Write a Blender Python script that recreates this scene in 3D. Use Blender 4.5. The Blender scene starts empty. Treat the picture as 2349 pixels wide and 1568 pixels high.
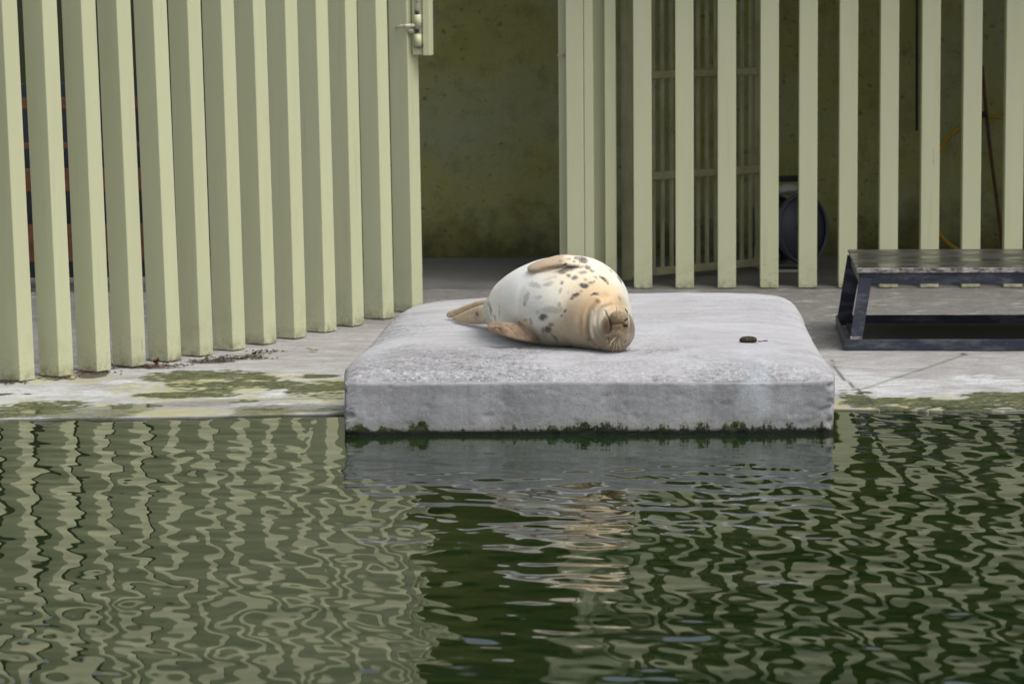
import bpy, bmesh, math, random
import numpy as np
from mathutils import Vector, Matrix
from mathutils.bvhtree import BVHTree
random.seed(7); rng = np.random.default_rng(7)
S = bpy.context.scene; COL = S.collection

# ------------------------------------------------------------------ camera
F = 7050.0; IW, IH = 2349.0, 1568.0
HC = 1.884; PITCH = math.atan((IH/2+110)/F); ROLL = 0.0088
fw = Vector((0, math.cos(PITCH), -math.sin(PITCH)))
up0 = Vector((0, math.sin(PITCH), math.cos(PITCH))); rt0 = Vector((1, 0, 0))
rt = rt0*math.cos(ROLL) - up0*math.sin(ROLL); up = rt0*math.sin(ROLL) + up0*math.cos(ROLL)
CAM = Vector((0, 0, HC))
cam = bpy.data.cameras.new('camera'); co = bpy.data.objects.new('camera', cam); COL.objects.link(co)
m = Matrix((rt, up, -fw)).transposed().to_4x4(); m.translation = CAM; co.matrix_world = m
cam.sensor_width = 36; cam.lens = F/IW*36; cam.clip_start = .1; cam.clip_end = 500
cam.dof.use_dof = True; cam.dof.focus_distance = 12.55; cam.dof.aperture_fstop = 5.0
S.camera = co
# ------------------------------------------------------------------ light
W = bpy.data.worlds.new('World'); S.world = W; W.use_nodes = True
wn = W.node_tree; bg = wn.nodes['Background']
sky = wn.nodes.new('ShaderNodeTexSky'); sky.sky_type = 'NISHITA'; sky.sun_disc = False
SUN_EL, SUN_AZ = math.radians(60), math.radians(128)      # azimuth clockwise from +Y
sky.sun_elevation = SUN_EL; sky.sun_rotation = SUN_AZ; sky.dust_density = 5.0; sky.air_density = 1.0; sky.ozone_density = 1.0
hs = wn.nodes.new('ShaderNodeHueSaturation'); hs.inputs['Saturation'].default_value = 0.5   # overcast: nearly colourless
wn.links.new(sky.outputs[0], hs.inputs['Color']); wn.links.new(hs.outputs[0], bg.inputs[0])
bg.inputs[1].default_value = 0.15
sl = bpy.data.lights.new('sun', 'SUN'); sl.energy = 1.2; sl.angle = math.radians(35); sl.color = (1, .97, .92)
so = bpy.data.objects.new('sun', sl); COL.objects.link(so)
sd = Vector((math.sin(SUN_AZ)*math.cos(SUN_EL), math.cos(SUN_AZ)*math.cos(SUN_EL), math.sin(SUN_EL)))
so.rotation_euler = sd.to_track_quat('Z', 'Y').to_euler(); so.location = (3, 2, 8)
S.view_settings.view_transform = 'Standard'; S.view_settings.look = 'None'
S.view_settings.exposure = 0.08; S.view_settings.gamma = 1

# ------------------------------------------------------------------ helpers
def ray(px, py):
    return (fw + rt*((px-IW/2)/F) - up*((py-IH/2)/F))
def onz(px, py, z):
    d = ray(px, py); t = (z-HC)/d.z; return CAM + d*t
def atY(px, py, Y):
    d = ray(px, py); return CAM + d*(Y/d.y)
def proj(p):
    q = Vector(p)-CAM; w = q.dot(fw); return (IW/2+F*q.dot(rt)/w, IH/2-F*q.dot(up)/w)
def vnoise(P, seed=0):
    """3-D value noise for an (n,3) array, result 0..1"""
    P = np.asarray(P, float); i = np.floor(P).astype(np.int64); f = P-i; f = f*f*f*(f*(f*6-15)+10)
    out = 0
    for dx in (0, 1):
        for dy in (0, 1):
            for dz in (0, 1):
                h = ((i[:, 0]+dx)*374761393 + (i[:, 1]+dy)*668265263 + (i[:, 2]+dz)*2147483647 + seed*1274126177) & 0xffffffff
                h = ((h ^ (h >> 13))*1274126177) & 0xffffffff; h = (h ^ (h >> 16)) & 0xffffff
                w = (f[:, 0] if dx else 1-f[:, 0])*(f[:, 1] if dy else 1-f[:, 1])*(f[:, 2] if dz else 1-f[:, 2])
                out = out + w*h/0xffffff
    return out
def fbm(P, octv=4, seed=0):
    P = np.asarray(P, float); a, s, n = 1, 0, 0
    for k in range(octv):
        s = s + a*vnoise(P*2**k, seed+k*17); n += a; a *= .5
    return s/n
def sstep(a, b, x):
    t = np.clip((x-a)/(b-a), 0, 1); return t*t*(3-2*t)

def mat(name, col, rough=.7, spec=.5, build=None):
    M = bpy.data.materials.new(name); M.use_nodes = True
    b = M.node_tree.nodes['Principled BSDF']; b.inputs['Base Color'].default_value = (*col, 1)
    b.inputs['Roughness'].default_value = rough; b.inputs['Specular IOR Level'].default_value = spec
    if build: build(NB(M, b))
    return M
class NB:
    def __init__(s, M, b): s.t = M.node_tree; s.b = b; s.L = s.t.links.new
    def node(s, k, **kw):
        n = s.t.nodes.new('ShaderNode'+k)
        for a, v in kw.items():
            if a[0] == '_': n.inputs[a[1:].replace('_', ' ')].default_value = v
            else: setattr(n, a, v)
        return n
    def pos(s):
        if not hasattr(s, 'g'): s.g = s.node('NewGeometry')
        return s.g.outputs['Position']
    def noise(s, scale, detail=4, rough=.55, vec=None, stretch=None, dist=0):
        v = vec or s.pos()
        if stretch:
            mp = s.node('Mapping'); mp.inputs['Scale'].default_value = stretch; s.L(v, mp.inputs[0]); v = mp.outputs[0]
        n = s.node('TexNoise'); n.inputs['Scale'].default_value = scale; n.inputs['Detail'].default_value = detail
        n.inputs['Roughness'].default_value = rough; n.inputs['Distortion'].default_value = dist; s.L(v, n.inputs['Vector']); return n.outputs[0]
    def ramp(s, f, stops):
        n = s.node('ValToRGB'); e = n.color_ramp.elements
        while len(e) < len(stops): e.new(.5)
        for k, (p, c) in enumerate(stops):
            e[k].position = p; e[k].color = (*c, 1) if hasattr(c, '__len__') else (c, c, c, 1)
        s.L(f, n.inputs[0]); return n.outputs[0]
    def mix(s, f, a, b, mode='MIX'):
        n = s.node('Mix', data_type='RGBA', blend_type=mode)
        for k, v in ((0, f), (6, a), (7, b)):
            if hasattr(v, 'is_linked'): s.L(v, n.inputs[k])
            elif hasattr(v, '__len__'): n.inputs[k].default_value = (*v, 1)
            else: n.inputs[k].default_value = v if k == 0 else (v, v, v, 1)
        return n.outputs[2]
    def math(s, op, a, b=0, clamp=False):
        n = s.node('Math', operation=op); n.use_clamp = clamp
        for k, v in ((0, a), (1, b)):
            if hasattr(v, 'is_linked'): s.L(v, n.inputs[k])
            else: n.inputs[k].default_value = v
        return n.outputs[0]
    def mapr(s, v, a, b, c=0, d=1):
        n = s.node('MapRange'); s.L(v, n.inputs[0])
        for k, x in zip((1, 2, 3, 4), (a, b, c, d)): n.inputs[k].default_value = x
        return n.outputs[0]
    def z(s):
        n = s.node('SeparateXYZ'); s.L(s.pos(), n.inputs[0]); return n.outputs
    def attr(s, nm): return s.node('Attribute', attribute_name=nm).outputs
    def color(s, c): s.L(c, s.b.inputs['Base Color'])
    def rough(s, c): s.L(c, s.b.inputs['Roughness'])
    def bump(s, h, dist=.002, st=1.0):
        n = s.node('Bump'); n.inputs['Distance'].default_value = dist; n.inputs['Strength'].default_value = st
        s.L(h, n.inputs['Height'])
        if s.b.inputs['Normal'].is_linked: s.L(s.b.inputs['Normal'].links[0].from_socket, n.inputs['Normal'])
        s.L(n.outputs[0], s.b.inputs['Normal'])

def mesh(name, verts, faces, M, parent=None, smooth=False):
    me = bpy.data.meshes.new(name); me.from_pydata([tuple(v) for v in verts], [], faces)
    return link(name, me, M, parent, smooth)
def link(name, me, M, parent=None, smooth=False):
    if M and not me.materials: me.materials.append(M)
    if smooth: me.polygons.foreach_set('use_smooth', [True]*len(me.polygons))
    me.update(); o = bpy.data.objects.new(name, me); COL.objects.link(o)
    if parent: o.parent = parent; o.matrix_parent_inverse = parent.matrix_world.inverted()
    return o
def empty(name, loc, label, cat, group=None):
    o = bpy.data.objects.new(name, None); COL.objects.link(o); o.location = loc; o.empty_display_size = .1
    o.matrix_world = Matrix.Translation(loc); return tag(o, label, cat, group)
def tag(o, label, cat, group=None):
    o['label'] = label; o['category'] = cat
    if group: o['group'] = group
    return o
def struct(o): o['kind'] = 'structure'; return o
def gridmesh(name, X, Y, Z, M, smooth=True, attrs=None):
    ny, nx = X.shape; v = np.stack([X, Y, Z], -1).reshape(-1, 3)
    i = np.arange(ny*nx).reshape(ny, nx)
    q = np.stack([i[:-1, :-1], i[:-1, 1:], i[1:, 1:], i[1:, :-1]], -1).reshape(-1, 4)
    return quadmesh(name, v, q, M, smooth, attrs)
def quadmesh(name, v, q, M, smooth=True, attrs=None, parent=None):
    me = bpy.data.meshes.new(name); me.vertices.add(len(v)); me.vertices.foreach_set('co', np.ascontiguousarray(v, dtype=np.float32).ravel())
    me.loops.add(q.size); me.loops.foreach_set('vertex_index', q.ravel().astype(np.int32))
    me.polygons.add(len(q)); me.polygons.foreach_set('loop_start', np.arange(0, q.size, 4, dtype=np.int32))
    me.update(calc_edges=True); me.validate()
    for nm, a in (attrs or {}).items(): setattr_pt(me, nm, a)
    return link(name, me, M, parent, smooth)
def setattr_pt(me, nm, a):
    a = np.asarray(a, dtype=np.float32)
    if a.ndim == 2:
        at = me.attributes.new(nm, 'FLOAT_COLOR', 'POINT'); c = np.ones((len(a), 4), np.float32); c[:, :3] = a; at.data.foreach_set('color', c.ravel())
    else:
        at = me.attributes.new(nm, 'FLOAT', 'POINT'); at.data.foreach_set('value', a.ravel())
def obox(bm, c, ax, ay, az, hx, hy, hz, bev=0, shear=(0, 0)):
    """box centred at c with unit axes and half sizes; shear moves the top"""
    vs = []
    for sx, sy, sz in ((-1,-1,-1),(1,-1,-1),(1,1,-1),(-1,1,-1),(-1,-1,1),(1,-1,1),(1,1,1),(-1,1,1)):
        p = Vector(c)+ax*hx*sx+ay*hy*sy+az*hz*sz
        if sz > 0: p += Vector((shear[0], shear[1], 0))
        vs.append(bm.verts.new(p))
    fs = [bm.faces.new([vs[k] for k in f]) for f in ((0,3,2,1),(4,5,6,7),(0,1,5,4),(1,2,6,5),(2,3,7,6),(3,0,4,7))]
    if bev:
        es = list({e for f in fs for e in f.edges}); bmesh.ops.bevel(bm, geom=es, offset=bev, segments=2, affect='EDGES', profile=.5)
XA, YA, ZA = Vector((1,0,0)), Vector((0,1,0)), Vector((0,0,1))
def boxo(name, c, h, M, parent=None, rz=0, bev=.003, ax=None, ay=None, az=None, shear=(0, 0)):
    ax = ax or Vector((math.cos(rz), math.sin(rz), 0)); ay = ay or Vector((-math.sin(rz), math.cos(rz), 0)); az = az or ZA
    bm = bmesh.new(); obox(bm, c, ax, ay, az, *h, bev, shear); me = bpy.data.meshes.new(name); bm.to_mesh(me); bm.free()
    return link(name, me, M, parent)
def tube(name, pts, r, M, parent=None, n=8, closed=False, r1=None):
    pts = [Vector(p) for p in pts]; V, Fc = [], []; m_ = len(pts)
    pu = None
    for i, p in enumerate(pts):
        d = (pts[min(i+1, m_-1)]-pts[max(i-1, 0)]).normalized()
        u = (pu or (ZA if abs(d.z) < .9 else XA)); u = (u-d*u.dot(d)).normalized(); pu = u; w = d.cross(u)
        rr = r if r1 is None else r+(r1-r)*i/(m_-1)
        for k in range(n):
            a = 2*math.pi*k/n; V.append(p+(u*math.cos(a)+w*math.sin(a))*rr)
    for i in range(m_-1):
        for k in range(n): Fc.append((i*n+k, i*n+(k+1) % n, (i+1)*n+(k+1) % n, (i+1)*n+k))
    Fc += [tuple(range(n))[::-1], tuple((m_-1)*n+k for k in range(n))]
    return mesh(name, V, Fc, M, parent, True)
def spline(pts, n):
    """Catmull-Rom through rows of an array"""
    P = np.asarray(pts, float); P = np.vstack([2*P[0]-P[1], P, 2*P[-1]-P[-2]]); out = []
    m_ = len(P)-3
    for t in np.linspace(0, m_-1e-9, n):
        i = int(t); u = t-i; a, b, c, d = P[i:i+4]
        out.append(.5*(2*b+(c-a)*u+(2*a-5*b+4*c-d)*u*u+(3*b-a-3*c+d)*u**3))
    return np.array(out)

# ------------------------------------------------------------------ materials
def b_paint(n):
    dirt = n.noise(9, 6, .65); d2 = n.noise(60, 3, .6); zz = n.z()[2]
    st = n.noise(14, 4, .6, stretch=(1, 1, .08))
    oi = n.node('ObjectInfo').outputs['Random']
    c = n.mix(n.ramp(st, [(.35, 0), (.75, .5)]), (.575, .59, .385), (.52, .53, .33))
    c = n.mix(n.math('MULTIPLY', oi, .14), c, (.40, .39, .25))
    c = n.mix(n.ramp(n.noise(30, 4, .6, stretch=(1, 1, .05)), [(.6, 0), (.72, .22)]), c, (.36, .34, .22))
    c = n.mix(n.ramp(n.noise(9, 6, .8), [(.70, 0), (.76, .3)]), c, (.64, .66, .58))
    c = n.mix(n.ramp(n.noise(40, 3, .6, stretch=(1, 1, .12)), [(.74, 0), (.78, .6)]), c, (.17, .14, .09))
    c = n.mix(n.ramp(d2, [(.70, 0), (.78, .25)]), c, (.36, .35, .24))
    low = n.mapr(zz, .30, .03); foot = n.mapr(zz, .07, .01)
    f = n.math('MULTIPLY', low, n.ramp(dirt, [(.46, 0), (.68, .5)]))
    c = n.mix(f, c, (.36, .36, .24))
    sp = n.ramp(n.noise(85, 2, .5), [(.64, 0), (.70, .7)])
    c = n.mix(n.math('MULTIPLY', n.mapr(zz, .22, .02), sp), c, (.24, .23, .15))
    f2 = n.math('MULTIPLY', foot, n.ramp(n.noise(22, 5, .7), [(.42, 0), (.62, .85)]))
    c = n.mix(f2, c, (.15, .13, .08)); n.color(c)
    n.bump(n.noise(25, 3), .0012, .4)
M_paint = mat('cream_paint', (.5, .5, .33), .42, .4, b_paint)
def b_paintold(n):
    c = n.mix(n.ramp(n.noise(5, 5), [(.4, 0), (.65, 1)]), (.50, .49, .30), (.36, .345, .20)); n.color(c)
M_bar = mat('olive_bar_paint', (.3, .3, .2), .55, .4, b_paintold)
M_metal = mat('worn_bolt_metal', (.55, .54, .48), .45, .5, lambda n: n.color(n.mix(n.ramp(n.noise(60, 4), [(.5, 0), (.65, 1)]), (.62, .61, .5), (.35, .22, .12))))
M_dark = mat('dark_metal', (.02, .025, .035), .4)
def b_wall(n):
    a = n.noise(1.6, 6, .6); b = n.noise(7, 6, .65); c_ = n.noise(.9, 3)
    c = n.ramp(a, [(.3, (.39, .38, .12)), (.5, (.45, .44, .16)), (.62, (.44, .44, .22)), (.75, (.43, .435, .16))])
    c = n.mix(n.ramp(b, [(.52, 0), (.72, .38)]), c, (.34, .34, .12))
    c = n.mix(n.ramp(c_, [(.5, 0), (.66, .6)]), c, (.44, .46, .30))
    c = n.mix(n.ramp(n.noise(26, 4, .6), [(.62, 0), (.70, .6)]), c, (.035, .04, .015))
    c = n.mix(n.ramp(n.noise(3.5, 5, .7, stretch=(1, 1, .5), dist=1.2), [(.6, 0), (.72, .35)]), c, (.55, .57, .42))
    # tide of dirt at the foot, softened by noise
    f = n.math('ADD', n.mapr(n.z()[2], .38, .03), n.mapr(b, .3, .7, -.35, .35), True)
    c = n.mix(n.math('MULTIPLY', f, .75), c, (.06, .055, .025)); n.color(c)
    n.bump(n.noise(16, 8, .75), .03, .9); n.bump(n.noise(70, 5, .7), .006, .6)
M_wall = mat('olive_render_wall', (.2, .2, .08), .9, .2, b_wall)
def b_deck(n):
    A = n.attr('algae'); Wt = n.attr('wet'); Bf = n.attr('bleach'); Yl = n.attr('yellow'); Dk = n.attr('dirt')
    g = n.noise(300, 3, .7); q = n.noise(6, 7, .6)
    c = n.ramp(q, [(.3, (.36, .345, .33)), (.7, (.46, .45, .44))])
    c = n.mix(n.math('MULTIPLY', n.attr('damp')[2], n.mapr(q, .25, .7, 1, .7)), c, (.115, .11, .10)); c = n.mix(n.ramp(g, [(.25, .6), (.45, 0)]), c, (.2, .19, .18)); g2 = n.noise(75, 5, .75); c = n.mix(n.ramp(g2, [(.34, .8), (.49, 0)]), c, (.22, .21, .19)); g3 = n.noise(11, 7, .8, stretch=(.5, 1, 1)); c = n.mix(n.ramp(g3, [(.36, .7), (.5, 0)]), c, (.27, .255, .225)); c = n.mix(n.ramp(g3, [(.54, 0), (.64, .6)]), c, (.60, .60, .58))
    c = n.mix(n.ramp(n.noise(190, 2, .5), [(.66, 0), (.72, .8)]), c, (.66, .65, .62))
    c = n.mix(n.math('MULTIPLY', Bf[2], n.math('MULTIPLY', n.ramp(n.noise(70, 5, .75), [(.38, .25), (.52, 1)]), n.ramp(g3, [(.40, .45), (.55, 1)]))), c, (.70, .73, .73))
    c = n.mix(Yl[2], c, (.44, .42, .16))
    al = n.mix(n.ramp(n.noise(14, 7, .75), [(.36, 0), (.56, 1)]), (.15, .15, .05), (.035, .052, .012)); al = n.mix(n.ramp(g2, [(.52, 0), (.66, .6)]), al, (.38, .37, .25))
    c = n.mix(A[2], c, al)
    c = n.mix(Dk[2], c, (.035, .03, .018)); n.color(c)
    n.rough(n.mapr(Wt[2], 0, 1, .85, .06))
    h = n.math('MULTIPLY', n.noise(120, 6, .7), n.mapr(Wt[2], 0, .8, 1, .02)); n.bump(h, .006, 1.0)
M_deck = mat('stained_concrete_deck', (.4, .4, .38), .85, .5, b_deck)
def b_slab(n):
    zz = n.z()[2]; P = n.pos(); topf = n.attr('topness')[2]
    big = n.noise(2.6, 6, .6); fine = n.noise(240, 3, .7); st = n.noise(7, 5, .6, stretch=(1, 1, .16))
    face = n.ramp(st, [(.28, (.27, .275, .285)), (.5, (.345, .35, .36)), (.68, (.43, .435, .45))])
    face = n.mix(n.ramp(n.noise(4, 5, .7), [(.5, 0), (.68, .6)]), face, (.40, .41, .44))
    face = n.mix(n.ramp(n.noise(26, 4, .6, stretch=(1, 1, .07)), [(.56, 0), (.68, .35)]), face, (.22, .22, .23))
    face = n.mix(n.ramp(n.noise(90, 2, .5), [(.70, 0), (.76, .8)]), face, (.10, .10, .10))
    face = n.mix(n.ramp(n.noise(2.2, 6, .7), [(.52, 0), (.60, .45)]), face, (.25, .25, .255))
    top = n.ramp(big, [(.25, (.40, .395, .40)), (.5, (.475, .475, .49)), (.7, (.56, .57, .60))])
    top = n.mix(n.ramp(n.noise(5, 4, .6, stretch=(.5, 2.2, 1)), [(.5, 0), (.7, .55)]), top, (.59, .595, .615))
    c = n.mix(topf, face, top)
    pit = n.noise(48, 6, .72); rg0 = n.attr('rough')[2]
    c = n.mix(n.math('MULTIPLY', n.ramp(pit, [(.34, .8), (.47, 0)]), n.math('ADD', n.math('MULTIPLY', rg0, .8), .12)), c, (.16, .155, .15))
    c = n.mix(n.math('MULTIPLY', n.ramp(pit, [(.53, 0), (.62, .8)]), rg0), c, (.78, .77, .76))
    bl_ = n.noise(17, 6, .8, stretch=(.6, 1, 1))
    c = n.mix(n.math('MULTIPLY', n.ramp(bl_, [(.40, .5), (.50, 0)]), rg0), c, (.22, .21, .205))
    c = n.mix(n.math('MULTIPLY', n.ramp(bl_, [(.52, 0), (.62, .45)]), rg0), c, (.74, .745, .76))
    c = n.mix(n.ramp(fine, [(.2, .55), (.42, 0)]), c, (.17, .165, .16))
    v = n.node('TexVoronoi'); v.inputs['Scale'].default_value = 62; n.L(P, v.inputs['Vector'])
    sep = n.node('SeparateColor'); n.L(v.outputs['Color'], sep.inputs[0])
    agg = n.math('MULTIPLY', n.math('LESS_THAN', v.outputs['Distance'], .32), n.math('GREATER_THAN', sep.outputs[0], .66))
    agg = n.math('MULTIPLY', agg, n.math('MULTIPLY', topf, n.attr('rough')[2]))
    ac = n.ramp(sep.outputs[1], [(0, (.13, .14, .17)), (.45, (.30, .31, .33)), (.55, (.42, .33, .28)), (.9, (.8, .79, .76))])
    c = n.mix(agg, c, ac)
    # blue-white bird lime stain running over the edge
    lime = n.attr('lime')[2]; c = n.mix(lime, c, (.60, .66, .70))
    # algae tide line
    e = n.noise(11, 6, .75, stretch=(1, 1, .45)); e2 = n.noise(60, 4, .7)
    lim = n.math('ADD', n.mapr(e, .40, .74, .008, .075), n.mapr(e2, .3, .7, -.012, .012))
    fz = n.math('SUBTRACT', lim, zz)
    c = n.mix(n.math('MULTIPLY', n.mapr(fz, -.045, .01), .55), c, (.22, .225, .15))
    c = n.mix(n.mapr(fz, -.004, .008), c, n.mix(n.ramp(n.noise(45, 3), [(.4, 0), (.62, 1)]), (.016, .024, .008), (.055, .075, .018)))
    c = n.mix(n.mapr(zz, .026, .012), c, (.008, .010, .006)); n.color(c)
    n.rough(n.mapr(zz, .0, .05, .35, .85))
    rg = n.math('MULTIPLY', n.noise(55, 7, .75), n.math('ADD', n.math('MULTIPLY', n.attr('rough')[2], 1.0), .07)); n.bump(rg, .022, .9)
    n.bump(n.math('MULTIPLY', fine, 1.0), .0022, .5)
M_slab = mat('weathered_concrete', (.4, .4, .4), .85, .35, b_slab)
def b_water(n):
    n.b.inputs['IOR'].default_value = 1.62
    n.color(n.ramp(n.noise(.8, 3), [(.3, (.005, .015, .003)), (.7, (.009, .022, .005))]))
M_water = mat('green_pool_water', (.012, .02, .004), .015, .5, b_water)
def b_bench(n):
    c = n.mix(n.ramp(n.noise(22, 6, .7, stretch=(.3, 1, 1)), [(.48, 0), (.66, 1)]), (.022, .028, .045), (.10, .105, .125))
    c = n.mix(n.ramp(n.noise(38, 4, .7), [(.64, 0), (.72, .7)]), c, (.16, .09, .055)); n.color(c)
    n.bump(n.noise(60, 4), .002, .5)
M_bench = mat('bench_steel', (.03, .035, .045), .42, .5, b_bench)
def b_btop(n):
    c = n.mix(n.ramp(n.noise(14, 6, .7, stretch=(.2, 1, 1)), [(.5, 0), (.7, 1)]), (.032, .028, .028), (.10, .10, .105)); n.color(c)
    n.rough(n.mapr(n.noise(9, 5, .6, stretch=(.4, 1, 1)), .35, .65, .14, .38)); n.bump(n.noise(25, 4, .6, stretch=(.2, 1, 1)), .0015, .4)
M_btop = mat('wet_dark_board', (.05, .04, .035), .2, .6, b_btop)
M_bedge = mat('worn_board_edge', (.2, .18, .17), .6, .4, lambda n: n.color(n.mix(n.ramp(n.noise(40, 6, .75, stretch=(.5, 1, 1)), [(.42, 0), (.6, 1)]), (.42, .37, .35), (.07, .06, .06))))
M_black = mat('black_rubber', (.012, .012, .014), .5)
M_reel = mat('grey_reel_plastic', (.09, .10, .13), .45)
M_white = mat('pale_plastic', (.5, .5, .52), .5)
M_yellow = mat('yellow_hose_rubber', (.42, .27, .01), .45)
M_wood = mat('red_brown_wood', (.2, .08, .03), .55, .4, lambda n: n.color(n.mix(n.ramp(n.noise(18, 5, .6, stretch=(.2, 1, 1)), [(.4, 0), (.65, 1)]), (.13, .05, .02), (.07, .028, .014))))
M_roof = mat('canopy_board', (.16, .15, .12), .9)
M_stone = mat('dark_stone', (.05, .045, .035), .9, .2, lambda n: (n.color(n.mix(n.ramp(n.noise(120, 4, .7), [(.5, 0), (.65, 1)]), (.035, .032, .022), (.15, .13, .09))), n.bump(n.noise(110, 5, .7), .004, .9)))
M_leafb = mat('dry_leaf', (.24, .10, .05), .7, .3, lambda n: n.color(n.mix(n.ramp(n.noise(60, 3), [(.4, 0), (.6, 1)]), (.33, .14, .07), (.12, .05, .03))))
M_leafg = mat('green_leaf', (.16, .22, .04), .6, .3)
M_crumb = mat('debris', (.04, .03, .02), .9, .2, lambda n: n.color(n.mix(n.ramp(n.noise(50, 3), [(.45, 0), (.6, 1)]), (.03, .028, .015), (.11, .06, .035))))

# ------------------------------------------------------------------ setting: deck, water, walls, roof
DZ = .009
edge_px = [(-900, 975), (-300, 966), (0, 960), (150, 958), (390, 956), (600, 951), (780, 948), (1300, 944), (1915, 937), (2150, 940), (2349, 939), (2900, 936), (3600, 930)]
EX = np.array([onz(x, y, DZ)[0] for x, y in edge_px]); EY = np.array([onz(x, y, DZ)[1] for x, y in edge_px])
EX = np.concatenate([[-14], EX, [14]]); EY = np.concatenate([[EY[0]], EY, [EY[-1]]])
def edgeY(x):
    return np.interp(x, EX, EY) + .008*(fbm(np.stack([np.asarray(x)*5, np.zeros_like(x), np.zeros_like(x)], -1), 3, 5)-.5)
xs = np.unique(np.concatenate([np.linspace(-14, -3.2, 12), np.linspace(-3.2, 3.2, 460), np.linspace(3.2, 14, 12)]))
ts = np.concatenate([[0, .0005, .004, .010], np.linspace(.02, 3.4, 230), np.linspace(3.6, 16, 14)])
X, T = np.meshgrid(xs, ts); Y = edgeY(X.ravel()).reshape(X.shape) + T
PP = np.stack([X, Y, 0*X], -1).reshape(-1, 3)
def blob(px, py, rx, ry, z=DZ):
    c = onz(px, py, z); a = onz(px+rx, py, z); b = onz(px, py-ry, z)
    return (X-c.x)**2/(a.x-c.x)**2 + (Y-c.y)**2/(b.y-c.y)**2
def field(lst, warp, th=1.0, soft=.35):
    o = np.zeros_like(X)
    for b in lst: o = np.maximum(o, 1-blob(*b)/th)
    w = (fbm(PP*np.array([7, 10, 1]), 6, warp)-.5).reshape(X.shape)*3.2+(fbm(PP*np.array([34, 34, 1]), 3, warp+5)-.5).reshape(X.shape)*2.2
    return sstep(0, soft, o+w*.8-.05)*(o > -3)*np.where(o <= 0, 0, 1) if False else sstep(0, soft, np.where(o > 0, o+w*.8-.08, -1))
alg = field([(470, 862, 150, 16), (540, 880, 160, 18), (430, 905, 130, 8), (600, 868, 60, 8), (740, 892, 90, 20), (760, 905, 70, 12), (110, 928, 110, 11), (40, 945, 130, 14),
             (300, 931, 75, 8), (560, 920, 50, 5), (590, 938, 70, 4), (760, 938, 60, 3), (20, 905, 60, 4), (720, 862, 60, 5), (2180, 928, 230, 19), (2320, 922, 150, 26), (2040, 925, 120, 15), (1960, 905, 50, 12)], 3)
lip = sstep(.05, .0, T)*sstep(.35, .6, fbm(PP*4, 3, 21).reshape(X.shape))
alg = np.maximum(alg, .75*sstep(.5, .62, fbm(PP*np.array([3, 6, 1]), 5, 8).reshape(X.shape))*sstep(.75, .05, T)*(X < 1.2))
yel = np.clip(field([(520, 885, 290, 36), (60, 935, 190, 26), (740, 895, 120, 34), (420, 946, 400, 9), (2100, 930, 240, 26), (150, 868, 120, 14)], 9, 1.0, .9)*.62, 0, 1)
ble = field([(300, 885, 130, 18), (230, 895, 100, 10), (720, 878, 80, 8), (560, 905, 180, 12), (650, 930, 160, 10), (2010, 895, 110, 20), (2250, 870, 120, 14), (1960, 900, 60, 26)], 12, 1.0, 1.2)*.95
ble[:] = np.maximum(ble, .7*sstep(.35, .6, fbm(PP*2, 4, 31).reshape(X.shape))*sstep(1.9, .8, T))
cr = lambda pts: pts
def crack(pts, w):
    """dark crack following points in deck coordinates"""
    P = [onz(x, y, DZ) for x, y in pts]; o = np.full(X.shape, 9.)
    for a, b in zip(P[:-1], P[1:]):
        ab = (b-a); t = np.clip(((X-a.x)*ab.x+(Y-a.y)*ab.y)/(ab.x**2+ab.y**2), 0, 1)
        o = np.minimum(o, np.hypot(X-a.x-t*ab.x, Y-a.y-t*ab.y))
    return sstep(w*1.5, w*.4, o + .010*(fbm(PP*14, 3, 40).reshape(X.shape)-.5))
drt = np.maximum.reduce([crack([(1905, 825), (1935, 868), (1985, 908), (2010, 930)], .007), crack([(2215, 812), (2120, 845), (1975, 893)], .004)*.35,
    field([(2212, 812, 12, 4), (205, 858, 45, 10), (20, 873, 45, 10), (120, 868, 60, 6), (320, 840, 110, 7), (560, 818, 60, 7), (480, 828, 60, 5)], 15, 1.0, .3)])
alg = np.maximum(alg, crack([(2215, 812), (2120, 845), (1975, 893)], .014)*.4)
puddle = field([(300, 931, 78, 9), (90, 943, 60, 6), (760, 908, 50, 9), (560, 888, 50, 5), (2230, 936, 220, 9)], 3, 1.0, .25)
wet = np.clip(puddle*.9 + alg*.28*fbm(PP*6, 3, 71).reshape(X.shape), 0, 1)
drt = np.maximum(drt, sstep(.012, .002, T)*.9)
damp_shade_f = sstep(.0, .25, Y-onz(2000, 812, DZ).y+.25*(fbm(PP*3, 3, 61).reshape(X.shape)-.5))*sstep(.9, 1.1, X)*1.+sstep(1.0, .9, X)*sstep(15.0, 16.0, Y)*.9  # dark tint: damp ground plus canopy shade put into the deck colour
Z = DZ + .004*(fbm(PP*1.3, 3, 2).reshape(X.shape)-.5)*sstep(0, .4, T) - .003*wet
Z[0] = -.12; Z[1] = -.02; Z[2] = DZ-.004; Z[3] = DZ-.001
Z += -.012*sstep(.5, 1, np.minimum(drt, 1))*0
deck = struct(gridmesh('pool_deck', X, Y, Z, M_deck, True, dict(algae=alg.ravel(), wet=wet.ravel(), bleach=ble.ravel(), yellow=yel.ravel(), dirt=drt.ravel()*.85, damp=damp_shade_f.ravel())))

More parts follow.
